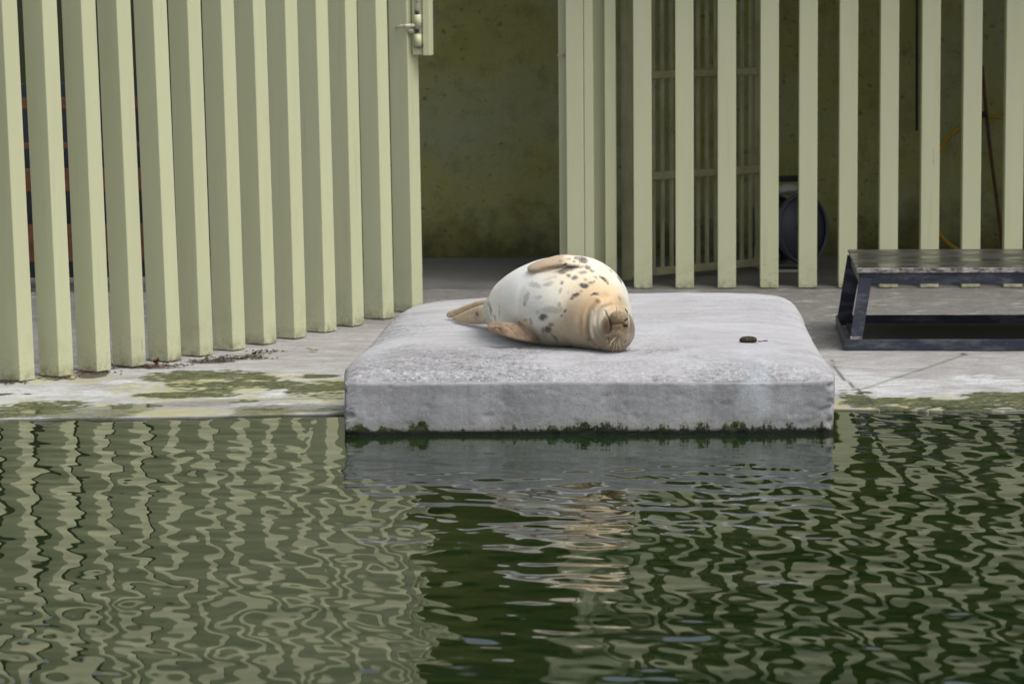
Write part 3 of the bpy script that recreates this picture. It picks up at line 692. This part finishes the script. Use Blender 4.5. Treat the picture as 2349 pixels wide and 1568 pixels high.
print('seal pelvis', rows[0][:3], 'mid', rows[5][:4], 'head', HC3, hr_)
hY = HC3.y
def hp_(px, py, dy): return atY(px, py, hY+dy)
head_parts = [
    ell(HC3+Vector((0, -.005, 0)), (hr_*.93, hr_*1.0, hr_)),
    ell(hp_(1413, 757, -.042), (.070, .062, .078)),              # front of the skull
    ell(hp_(1419, 747, -.078), (.041, .042, .062)),              # muzzle
    ell(hp_(1418, 729, -.092), (.034, .034, .031)),              # whisker pads
    ell(hp_(1416, 764, -.092), (.032, .034, .033)),
    ell(hp_(1434, 740, -.100), (.016, .024, .021)),              # nose
    ell(hp_(1395, 748, -.072), (.028, .032, .046)),              # chin
]
b0v, b0f = merge(body_parts+head_parts)
BB = BVHTree.FromPolygons([tuple(v) for v in b0v], b0f)
def hit(px, py, T=None):
    d = ray(px, py).normalized(); h = (T or BB).ray_cast(CAM, d)
    return (h[0], h[1]) if h[0] else (None, None)
# upper fore flipper, folded back over the top of the body
fl_rows = []
uf = [(1330, 606, .030, .012), (1305, 603, .036, .014), (1282, 603, .0375, .014), (1258, 608, .034, .0125), (1238, 613.5, .030, .012), (1225, 617.5, .0255, .011), (1217, 619.5, .017, .009), (1214, 620.5, .004, .004)]
U3 = []
for x, y, a, b in uf:
    h, nn = hit(x, max(y, 596)); 
    U3.append((h+nn*.010+Vector((0, 0, .001)), nn, a, b))
for i, (p, nn, a, b) in enumerate(U3):
    t = (U3[min(i+1, len(U3)-1)][0]-U3[max(i-1, 0)][0]).normalized(); A = nn.cross(t).normalized()
    if A.z < 0: A = -A
    fl_rows.append([*p, a, b, *A])
flip = [loft(fl_rows, 28, 50)]
# lower fore flipper, lying beside the belly
lf = [(1255, 766, 12.80, .030, .022), (1228, 765, 12.74, .036, .018), (1198, 761, 12.71, .037, .014), (1172, 757, 12.70, .034, .012), (1148, 752.5, 12.72, .027, .011), (1133, 749.5, 12.745, .0235, .010), (1123, 749, 12.765, .0175, .009), (1119, 749, 12.77, .007, .005)]
KY = (HC-HT)/(HC-.246)
L3 = [[*atY(x, y, Yd*KY), a, b, 0, .45, .9] for x, y, Yd, a, b in lf]; flip.append(loft(L3, 28, 50))
for k, (x, y) in enumerate(((1122, 751), (1133, 755), (1142, 759), (1152, 764))):   # toes
    p = atY(x, y, (12.755-.006*k)*KY); q = atY(x+34, y-1-k*.5, (12.70-.004*k)*KY); flip.append(loft([[*p, .0045, .0045, 0, 0, 1], [*(p*.85+q*.15), .0085, .008, 0, 0, 1], [*(p+q)/2, .0085, .008, 0, 0, 1], [*q, .004, .004, 0, 0, 1]], 12, 14))
# hind flippers
h1 = [(1135, 720, 13.34, .044, .030), (1108, 721.5, 13.42, .043, .024), (1086, 725, 13.49, .037, .019), (1064, 728.5, 13.56, .025, .014), (1049, 730, 13.62, .014, .010), (1038, 729.5, 13.66, .005, .005)]
h2 = [(1128, 694, 13.44, .020, .022), (1104, 697, 13.52, .018, .020), (1082, 704, 13.60, .0165, .018), (1060, 711.5, 13.66, .0155, .016), (1040, 718.5, 13.71, .0165, .015), (1030, 722, 13.73, .014, .012), (1025.5, 723, 13.74, .005, .005)]
for hh in (h1, h2): flip.append(loft([[*atY(x, y, Yd*KY), a, b, 0, 0, 1] for x, y, Yd, a, b in hh], 28, 40))
V, Fc = merge([(b0v, b0f)]+flip)
me = bpy.data.meshes.new('tmp'); me.from_pydata([tuple(v) for v in V], [], Fc); to = bpy.data.objects.new('tmp', me); COL.objects.link(to)
md = to.modifiers.new('r', 'REMESH'); md.mode = 'VOXEL'; md.voxel_size = .0030; md.adaptivity = 0
ms = to.modifiers.new('s', 'SMOOTH'); ms.iterations = 7; ms.factor = .5
dg = bpy.context.evaluated_depsgraph_get(); ev = bpy.data.meshes.new_from_object(to.evaluated_get(dg)); bpy.data.objects.remove(to)
ev.name = 'seal_body'; nv = len(ev.vertices); print('seal verts', nv)
P = np.empty(nv*3, np.float32); ev.vertices.foreach_get('co', P); P = P.reshape(-1, 3).astype(float)
# weight: flatten on the concrete
lowz = ZT+.004; P[:, 2] = np.where(P[:, 2] < lowz, lowz-(lowz-P[:, 2])*.05, P[:, 2])
ev.vertices.foreach_set('co', P.astype(np.float32).ravel()); ev.update()
def normals():
    a = np.empty(nv*3, np.float32); ev.vertices.foreach_get('normal', a); return a.reshape(-1, 3).astype(float)
N = normals()
ZB = BVHTree.FromPolygons([tuple(v) for v in P], [tuple(p.vertices) for p in ev.polygons])
def h3(px, py): return np.array(hit(px, py, ZB)[0] if hit(px, py, ZB)[0] else atY(px, py, hY))
def polyd(pts, near=.3):
    """distance of every vertex to a curve laid on the skin through the given sight points"""
    Q = spline(pts, 6*len(pts)); C3 = np.array([h3(x, y) for x, y in Q]); lo = C3.min(0)-near*.2; hi = C3.max(0)+near*.2
    idx = np.where(np.all((P > lo) & (P < hi), 1))[0]; d = np.full(nv, 9.); 
    if not len(idx): return d
    p = P[idx]; dm = np.full(len(idx), 9.)
    for a, b in zip(C3[:-1], C3[1:]):
        ab = b-a; t = np.clip(((p-a)@ab)/max(ab@ab, 1e-12), 0, 1); dm = np.minimum(dm, np.linalg.norm(p-a-t[:, None]*ab, axis=1))
    d[idx] = dm; return d
z1 = lambda L: [(x*.23192+975, y*.23192+544.8) for x, y in L]      # from a close study of the animal
zh = lambda L: [(x*.10241+1290.4, y*.10241+659.5) for x, y in L]   # from a close study of the head
D = np.zeros(nv)
def groove(pts, w, dep, ridge=0):
    d = polyd(pts); g_ = np.exp(-(d/w)**2); r_ = np.exp(-((d-w*1.9)/w)**2)*ridge; D[:] += -dep*g_+dep*r_; return g_
mouth = groove(zh([(955, 530), (985, 610), (1040, 690), (1072, 770), (1082, 860), (1068, 960), (1040, 1060), (1025, 1150)]), .0042, .0050, .25)
phil = groove(zh([(1085, 812), (1200, 805), (1300, 800), (1375, 795)]), .0036, .0032)
groove(zh([(1110, 960), (1190, 962)]), .003, .0015); groove(zh([(1100, 930), (1200, 925)]), .003, .001)
nost = np.maximum(groove(zh([(1395, 738), (1430, 715), (1455, 690)]), .0040, .0055), groove(zh([(1375, 858), (1420, 855), (1455, 870)]), .0040, .0055))
eye1 = groove(zh([(1385, 440), (1420, 500), (1465, 575)]), .0045, .0028, .8)
eye2 = groove(zh([(1455, 1120), (1415, 1195), (1365, 1258)]), .0045, .0028, .6)
f1 = groove(z1([(1700, 640), (1620, 740), (1600, 860), (1620, 980), (1680, 1060)]), .009, .0085, .5)
f2 = groove(z1([(1840, 660), (1740, 700), (1700, 790), (1705, 900), (1760, 1000), (1850, 1060)]), .006, .0022, .5)
f3 = groove(z1([(1780, 570), (1640, 640), (1540, 760), (1520, 900)]), .014, .0040, .3)
f4 = groove(z1([(1960, 470), (1900, 440), (2000, 600), (2050, 700)][:1]+[(1985, 570), (2020, 680)]), .012, .0020)
f5 = groove(z1([(1040, 380), (960, 480), (925, 620), (915, 760), (930, 860)]), .020, .0040)       # waist crease
f6 = groove(z1([(1045, 352), (1230, 322), (1340, 290), (1420, 282)]), .006, .0040)                  # under the upper flipper
groove(z1([(960, 880), (1000, 930), (1060, 990)]), .004, .0025); groove(z1([(945, 900), (965, 960), (1000, 1010)]), .003, .0018)
for a, b in (((690, 880), (760, 930)), ((660, 905), (720, 955)), ((720, 860), (850, 900)), ((820, 880), (900, 960))): groove(z1([a, b]), .003, .0018)
padm = np.exp(-(np.linalg.norm(P-h3(*zh([(1220, 600)])[0]), axis=1)/.035)**2)+np.exp(-(np.linalg.norm(P-h3(*zh([(1250, 1020)])[0]), axis=1)/.035)**2)
D += .0016*(fbm(P*np.array([160, 160, 160]), 2, 4)-.5)*padm
D += .006*(fbm(P*7, 2, 44)-.5)
P2 = P+N*D[:, None]; ev.vertices.foreach_set('co', P2.astype(np.float32).ravel()); ev.update(); N2 = normals()
# fur colour: soft fields of colour plus spots
cf = [(z1([(600, 680)]), .07, (.60, .58, .47)), (z1([(700, 600)]), .07, (.74, .73, .65)), (z1([(900, 420)]), .08, (.82, .82, .77)), (z1([(850, 620)]), .07, (.78, .77, .70)), (z1([(800, 780)]), .06, (.66, .65, .55)),
      (z1([(1060, 560)]), .07, (.68, .68, .66)), (z1([(1180, 450)]), .06, (.76, .74, .67)), (z1([(1250, 600)]), .05, (.80, .78, .70)), (z1([(1150, 720)]), .06, (.62, .62, .57)), (z1([(960, 820)]), .03, (.70, .56, .38)),
      (z1([(1400, 470)]), .07, (.76, .68, .50)), (z1([(1450, 230)]), .05, (.78, .66, .48)), (z1([(1600, 230)]), .05, (.78, .72, .60)), (z1([(1700, 350)]), .06, (.76, .68, .50)), (z1([(1650, 520)]), .05, (.76, .56, .30)),
      (z1([(1820, 540)]), .05, (.78, .58, .32)), (z1([(1820, 620)]), .04, (.76, .52, .27)), (z1([(1580, 620)]), .05, (.72, .51, .29)), (z1([(1480, 720)]), .05, (.64, .46, .28)), (z1([(1400, 880)]), .06, (.58, .47, .31)),
      (z1([(1500, 980)]), .05, (.50, .41, .27)), (z1([(1300, 1000)]), .05, (.46, .41, .28)), (z1([(1600, 900)]), .03, (.52, .36, .20)), (z1([(1650, 880)]), .03, (.58, .52, .42)), (z1([(1700, 980)]), .04, (.42, .35, .22)),
      (z1([(1900, 380)]), .06, (.66, .66, .58)), (z1([(1980, 520)]), .06, (.60, .61, .54)), (z1([(2030, 650)]), .04, (.56, .55, .46)), (z1([(1930, 640)]), .03, (.52, .38, .22)), (z1([(1900, 1080)]), .05, (.40, .32, .19)),
      (z1([(2045, 850)]), .04, (.36, .30, .21)), (z1([(2020, 1000)]), .03, (.50, .43, .30)), (z1([(1720, 830)]), .03, (.62, .55, .42)), (z1([(1760, 760)]), .03, (.60, .49, .33)),
      (z1([(1240, 280)]), .04, (.62, .49, .33)), (z1([(1300, 200)]), .03, (.76, .64, .46)), (z1([(400, 690)]), .05, (.52, .42, .27)), (z1([(260, 765)]), .03, (.30, .21, .12)), (z1([(400, 780)]), .04, (.50, .40, .28)), (z1([(500, 800)]), .03, (.60, .52, .42)),
      (z1([(800, 900)]), .04, (.46, .33, .21)), (z1([(950, 970)]), .04, (.38, .28, .18)), (z1([(680, 880)]), .02, (.50, .42, .32)), (z1([(1060, 1000)]), .02, (.30, .21, .13))]
num = np.zeros((nv, 3)); den = np.zeros(nv)
for (pt,), r, c in cf:
    q = h3(*pt); w = np.exp(-(np.linalg.norm(P-q, axis=1)/r)**2)+1e-5/(.001+np.linalg.norm(P-q, axis=1)**2); num += w[:, None]*np.array(c); den += w
C = num/den[:, None]; lum_ = C.mean(1)[:, None]; C = C*(.72+.48*sstep(.25, .7, lum_)); C = C+(C.mean(1)[:, None]-C)*.22; C = C*np.array((1.0, .985, .93))
def inseg(rows, k=1.15):
    R = spline(rows, 40); d = np.full(nv, 9.)
    lo, hi = R[:, :3].min(0)-.06, R[:, :3].max(0)+.06; ix = np.where(np.all((P > lo) & (P < hi), 1))[0]
    for i_ in range(40):
        A = R[i_, 5:8]/np.linalg.norm(R[i_, 5:8]); q = P[ix]-R[i_, :3]; a = q@A; rest = np.linalg.norm(q-a[:, None]*A, axis=1)
        d[ix] = np.minimum(d[ix], np.sqrt((a/max(R[i_, 3], .004))**2+(rest/max(R[i_, 4]+.004, .004))**2))
    return sstep(k+.12, k-.05, d)
fU = inseg(fl_rows)*sstep(h3(*z1([(1430, 210)])[0])[0], h3(*z1([(1330, 210)])[0])[0], P[:, 0])
fL = inseg(L3)*sstep(h3(*z1([(1100, 1000)])[0])[0], h3(*z1([(1000, 950)])[0])[0], P[:, 0])
nz = fbm(P*45, 3, 12)[:, None]
C = C*(1-fU[:, None])+np.array((.56, .45, .31))*fU[:, None]*(.8+.4*nz)
C = C*(1-fL[:, None])+np.array((.37, .265, .175))*fL[:, None]*(.55+.9*nz)
hx_ = sstep(atY(1112, 715, 13.4)[0], atY(1098, 715, 13.5)[0], P[:, 0]); C = C*(1-hx_[:, None])+(np.array((.54, .43, .28))*(.7+.6*nz))*hx_[:, None]
muz = np.exp(-(np.linalg.norm(P-h3(*zh([(1230, 820)])[0]), axis=1)/.052)**4)[:, None]; C = C*(1-muz)+np.array((.27, .20, .11))*(.75+.5*nz)*muz
ch = np.exp(-(np.linalg.norm((P-h3(*zh([(985, 830)])[0]))/np.array([1, 1.6, 2.2]), axis=1)/.018)**2)[:, None]; C = C*(1-ch)+np.array((.15, .08, .04))*ch
# spots, looked up where they sit on the skin
rel = P-np.array(CAM); w_ = rel@np.array(fw); U = IW/2+F*(rel@np.array(rt))/w_; Vv = IH/2-F*(rel@np.array(up))/w_
view = -rel/np.linalg.norm(rel, axis=1)[:, None]; facing = np.sum(N*view, 1)
wu = (fbm(P*60, 3, 50)-.5)*16; wv = (fbm(P*60, 3, 60)-.5)*16
ZX, ZY = (U-975)/.23192+wu*1.6, (Vv-544.8)/.23192+wv*1.6
sp = [(1560,222,50,26,.8,.4),(1500,205,28,16,.65,.3),(1480,238,14,12,.5,0),(1420,215,24,12,.45,0),(1340,228,14,7,.5,0),(1385,265,22,8,.95,-.3),
(1400,312,95,20,.85,-.25),(1350,340,40,20,.75,0),(1510,288,60,12,.6,0),(1610,298,34,18,.7,.5),(1648,325,26,12,.6,.4),(1565,345,38,16,.55,0),(1422,375,18,18,.7,0),(1478,396,28,20,.7,-.4),(1685,395,20,9,.5,.4),
(1765,412,44,15,.9,.6),(1803,450,18,10,.7,1.),(1350,445,16,18,.65,0),(1590,415,18,13,.4,0),(1635,450,26,14,.6,0),(1668,438,12,12,.6,0),(1575,475,40,19,1.0,.1),(1492,568,34,16,.9,-.4),(1455,597,24,12,.75,-.5),(1545,532,13,12,.4,0),
(1678,560,32,12,.95,-.25),(1340,525,14,28,.4,.3),(1925,405,12,38,.9,-.45),(1835,325,8,18,.4,-.6),(2034,610,7,36,.85,-.2),(1920,598,9,20,.5,-.6),(1665,712,12,16,.65,0),(1210,460,46,18,.38,-.3),(1090,470,55,24,.35,.3),(1005,590,22,50,.35,.2),
(1120,592,34,16,.28,0),(985,655,13,25,.45,0),(1330,665,18,22,.4,0),(1250,715,85,32,.35,0),(1170,785,34,30,.85,0),(1345,700,16,18,.35,0),(1382,725,22,11,.75,-.8),(1350,772,12,13,.7,0),(1213,905,32,30,.85,.4),(1250,862,26,16,.6,-.4),(1165,915,16,30,.6,0),
(1285,990,12,48,.65,-.6),(1180,965,25,25,.25,0),(643,705,11,62,.65,-.15),(690,795,9,32,.55,-.4),(735,720,5,52,.4,0),(595,820,7,22,.3,0),(1045,832,12,28,.5,-.3),(1120,735,22,20,.3,0),(1190,700,20,20,.3,0),(515,760,13,22,.8,-.2),(870,865,16,9,.5,0),(938,868,9,10,.55,0),
(1620,1008,18,13,.55,.3),(1550,930,7,22,.25,0),(1560,830,6,22,.2,0),(1240,400,60,14,.2,-.3),(1110,1000,14,10,.3,0),(995,815,14,12,.35,0),(1415,545,8,14,.25,0),(760,485,6,4,.3,0),(1690,900,14,18,.25,0)]
spot = np.zeros(nv)
for x, y, rx_, ry_, s_, an in sp:
    dx, dy = ZX-x, ZY-y; ca, sa = math.cos(an), math.sin(an); u_, v_ = (dx*ca+dy*sa)/rx_, (-dx*sa+dy*ca)/ry_
    spot = np.maximum(spot, s_*sstep(1.45, .45, np.sqrt(u_*u_+v_*v_)/1.2))
spot *= sstep(.02, .12, facing)
back = sstep(.0, -.2, facing)*sstep(.62, .72, fbm(P*14, 3, 90))*.7*(P[:, 2] > ZT+.03); spot = np.maximum(spot, back)
spot = np.clip(spot*1.1, 0, 1)*(.86+.16*sstep(.30, .60, fbm(P*np.array([190, 190, 190]), 2, 70)))
spc = np.array((.085, .08, .086)); C = C*(1-spot[:, None])+spc*spot[:, None]
def tint(f, c, k): 
    global C
    f = (np.clip(f, 0, 1)*k)[:, None]; C = C*(1-f)+np.array(c)*f
fo = np.exp(-(np.linalg.norm((P-h3(*zh([(1565, 850)])[0]))/np.array([1, 2, 1.6]), axis=1)/.028)**2); tint(fo, (.15, .12, .085), .85)
for k_ in range(46):
    a_, b_ = (1220, 600) if k_ % 2 else (1235, 1020); xx, yy = a_+rng.normal()*75, b_+rng.normal()*70
    tint(np.exp(-(np.linalg.norm(P-h3(*zh([(xx, yy)])[0]), axis=1)/.0024)**2), (.06, .045, .03), .75)
tint(mouth, (.05, .035, .025), .8); tint(phil, (.10, .07, .04), .7); tint(nost, (.01, .01, .012), 1)
tint(f1, (.34, .23, .13), .75); tint(f3, (.60, .42, .24), .5); tint(f2, (.36, .27, .17), .4)
for pts_ in (z1([(1660, 720), (1640, 860), (1665, 980)]), z1([(1760, 660), (1690, 740), (1675, 850)]), z1([(1770, 780), (1775, 730), (1810, 700)])):
    tint(np.exp(-(polyd(pts_)/.006)**2), (.70, .66, .55), .55)
for pts_ in (zh([(1362, 425), (1410, 440), (1455, 500), (1482, 585)]), zh([(1468, 1120), (1430, 1200), (1375, 1268)]), zh([(1478, 650), (1490, 740), (1488, 850)]), zh([(940, 545), (1000, 480), (1070, 455)]), zh([(1040, 1120), (1060, 1010)])):
    tint(np.exp(-(polyd(pts_)/.0032)**2), (.74, .66, .50), .65)
for pts_, k in ((zh([(1120, 935), (1200, 945)]), .5), (zh([(1060, 600), (1120, 655)]), .5), (zh([(1170, 930), (1330, 900)]), .35)):
    tint(np.exp(-(polyd(pts_)/.003)**2), (.10, .07, .04), k)
C = np.clip(C*(.93+.14*fbm(P*np.array([90, 90, 90]), 3, 33)[:, None]), .004, .9)
setattr_pt(ev, 'fur', C)
def b_fur(n):
    a = n.attr('fur')[0]; fn_ = n.noise(330, 3, .7, stretch=(1, .35, 1)); n.color(n.mix(n.ramp(fn_, [(.3, .16), (.6, 0)]), a, (.12, .10, .07)))
    n.bump(fn_, .0012, .5)
    n.b.inputs['Subsurface Weight'].default_value = .0
    n.b.inputs['Sheen Weight'].default_value = .12; n.b.inputs['Sheen Roughness'].default_value = .4
M_fur = mat('seal_fur', (.6, .5, .4), .75, .18, b_fur)
M_wh = mat('whisker_hair', (.70, .62, .48), .4); M_whd = mat('dark_whisker_hair', (.10, .07, .045), .4)
M_eye = mat('eye_black', (.02, .025, .035), .15); M_claw = mat('claw_horn', (.03, .025, .02), .4)
seal = empty('seal', (rows[5][0], rows[5][1], HT), 'spotted cream and tan seal asleep on its side on the concrete slab', 'seal')
for p_ in ev.polygons: pass
ev.polygons.foreach_set('use_smooth', [True]*len(ev.polygons))
ev.materials.clear(); sb = link('body', ev, M_fur, seal, True)
ZB2 = BVHTree.FromPolygons([tuple(v) for v in P2], [tuple(p.vertices) for p in ev.polygons])
def sk(px, py, off=0):
    h, nn = hit(px, py, ZB2); return h+nn*off
def slit(nm, pts_, r, M, off):
    q = spline(zh(pts_), 9); P3 = [sk(x, y, off) for x, y in q]; V_, F_ = loft([[*p, max(.0006, r*math.sin(math.pi*(.06+.88*i_/8))), r*.7*math.sin(math.pi*(.06+.88*i_/8)), 0, -1, 0] for i_, p in enumerate(P3)], 10, 20)
    return mesh(nm, V_, F_, M, seal, True)
slit('eye', [(1400, 465), (1432, 520), (1470, 578)], .0034, M_eye, .0003)
slit('eye', [(1452, 1128), (1415, 1195), (1372, 1255)], .0028, M_eye, .0003)
slit('nostril', [(1388, 742), (1430, 722), (1456, 688)], .0046, M_black, .0003)
slit('nostril', [(1380, 858), (1422, 860), (1455, 878)], .0042, M_black, .0003)
for a, b in (((1128, 751.5), (1139, 754)), ((1139, 754), (1149, 756.5))):
    pa, pb = atY(a[0]+8, a[1]+1.5, 12.845), atY(a[0]+12, a[1]+4, 12.83)
    tube('claw', [sk(a[0]+9, a[1]-.5, -.001), sk(a[0]+9, a[1]-.5, .002)+Vector((-.007, -.002, -.002))], .0022, M_claw, seal, r1=.0006)
wsk = [((1180, 1130), (1090, 1240), (940, 1390), 0), ((1200, 1110), (1120, 1180), (1030, 1390), 0), ((1185, 1170), (1140, 1350), (1085, 1540), 0), ((1222, 1180), (1212, 1330), (1185, 1500), 0),
       ((1278, 1150), (1290, 1300), (1298, 1410), 0), ((1150, 1150), (1075, 1230), (1070, 1330), 0), ((1260, 1170), (1262, 1250), (1265, 1310), 0), ((1110, 1035), (1020, 1060), (930, 1070), 0), ((1020, 1175), (990, 1220), (988, 1270), 0),
       ((1215, 500), (1190, 370), (1085, 310), 1), ((1222, 545), (1190, 430), (1120, 400), 1), ((1290, 560), (1270, 460), (1215, 430), 1), ((1140, 450), (1110, 390), (1070, 330), 0), ((1080, 450), (1040, 410), (1000, 370), 0), ((1120, 470), (1060, 430), (1015, 420), 0),
       ((1595, 700), (1680, 670), (1740, 600), 0), ((1575, 650), (1600, 600), (1625, 575), 0), ((1585, 690), (1620, 690), (1660, 680), 0), ((1470, 1050), (1440, 1120), (1395, 1220), 0)]
for a, b, c, k in wsk:
    pa, pb, pc = zh([a, b, c]); h, nn = hit(*pa, ZB2)
    if h is None: h, nn = hit(pa[0]-3, pa[1], ZB2)
    if h is None: h = atY(*pa, hY-.02)
    Yd = h.y; tube('whisker', spline([tuple(h), tuple(atY(*pb, Yd-.018)), tuple(atY(*pc, Yd-.03))], 9), .00055, M_whd if k else M_wh, seal, n=5, r1=.0002)
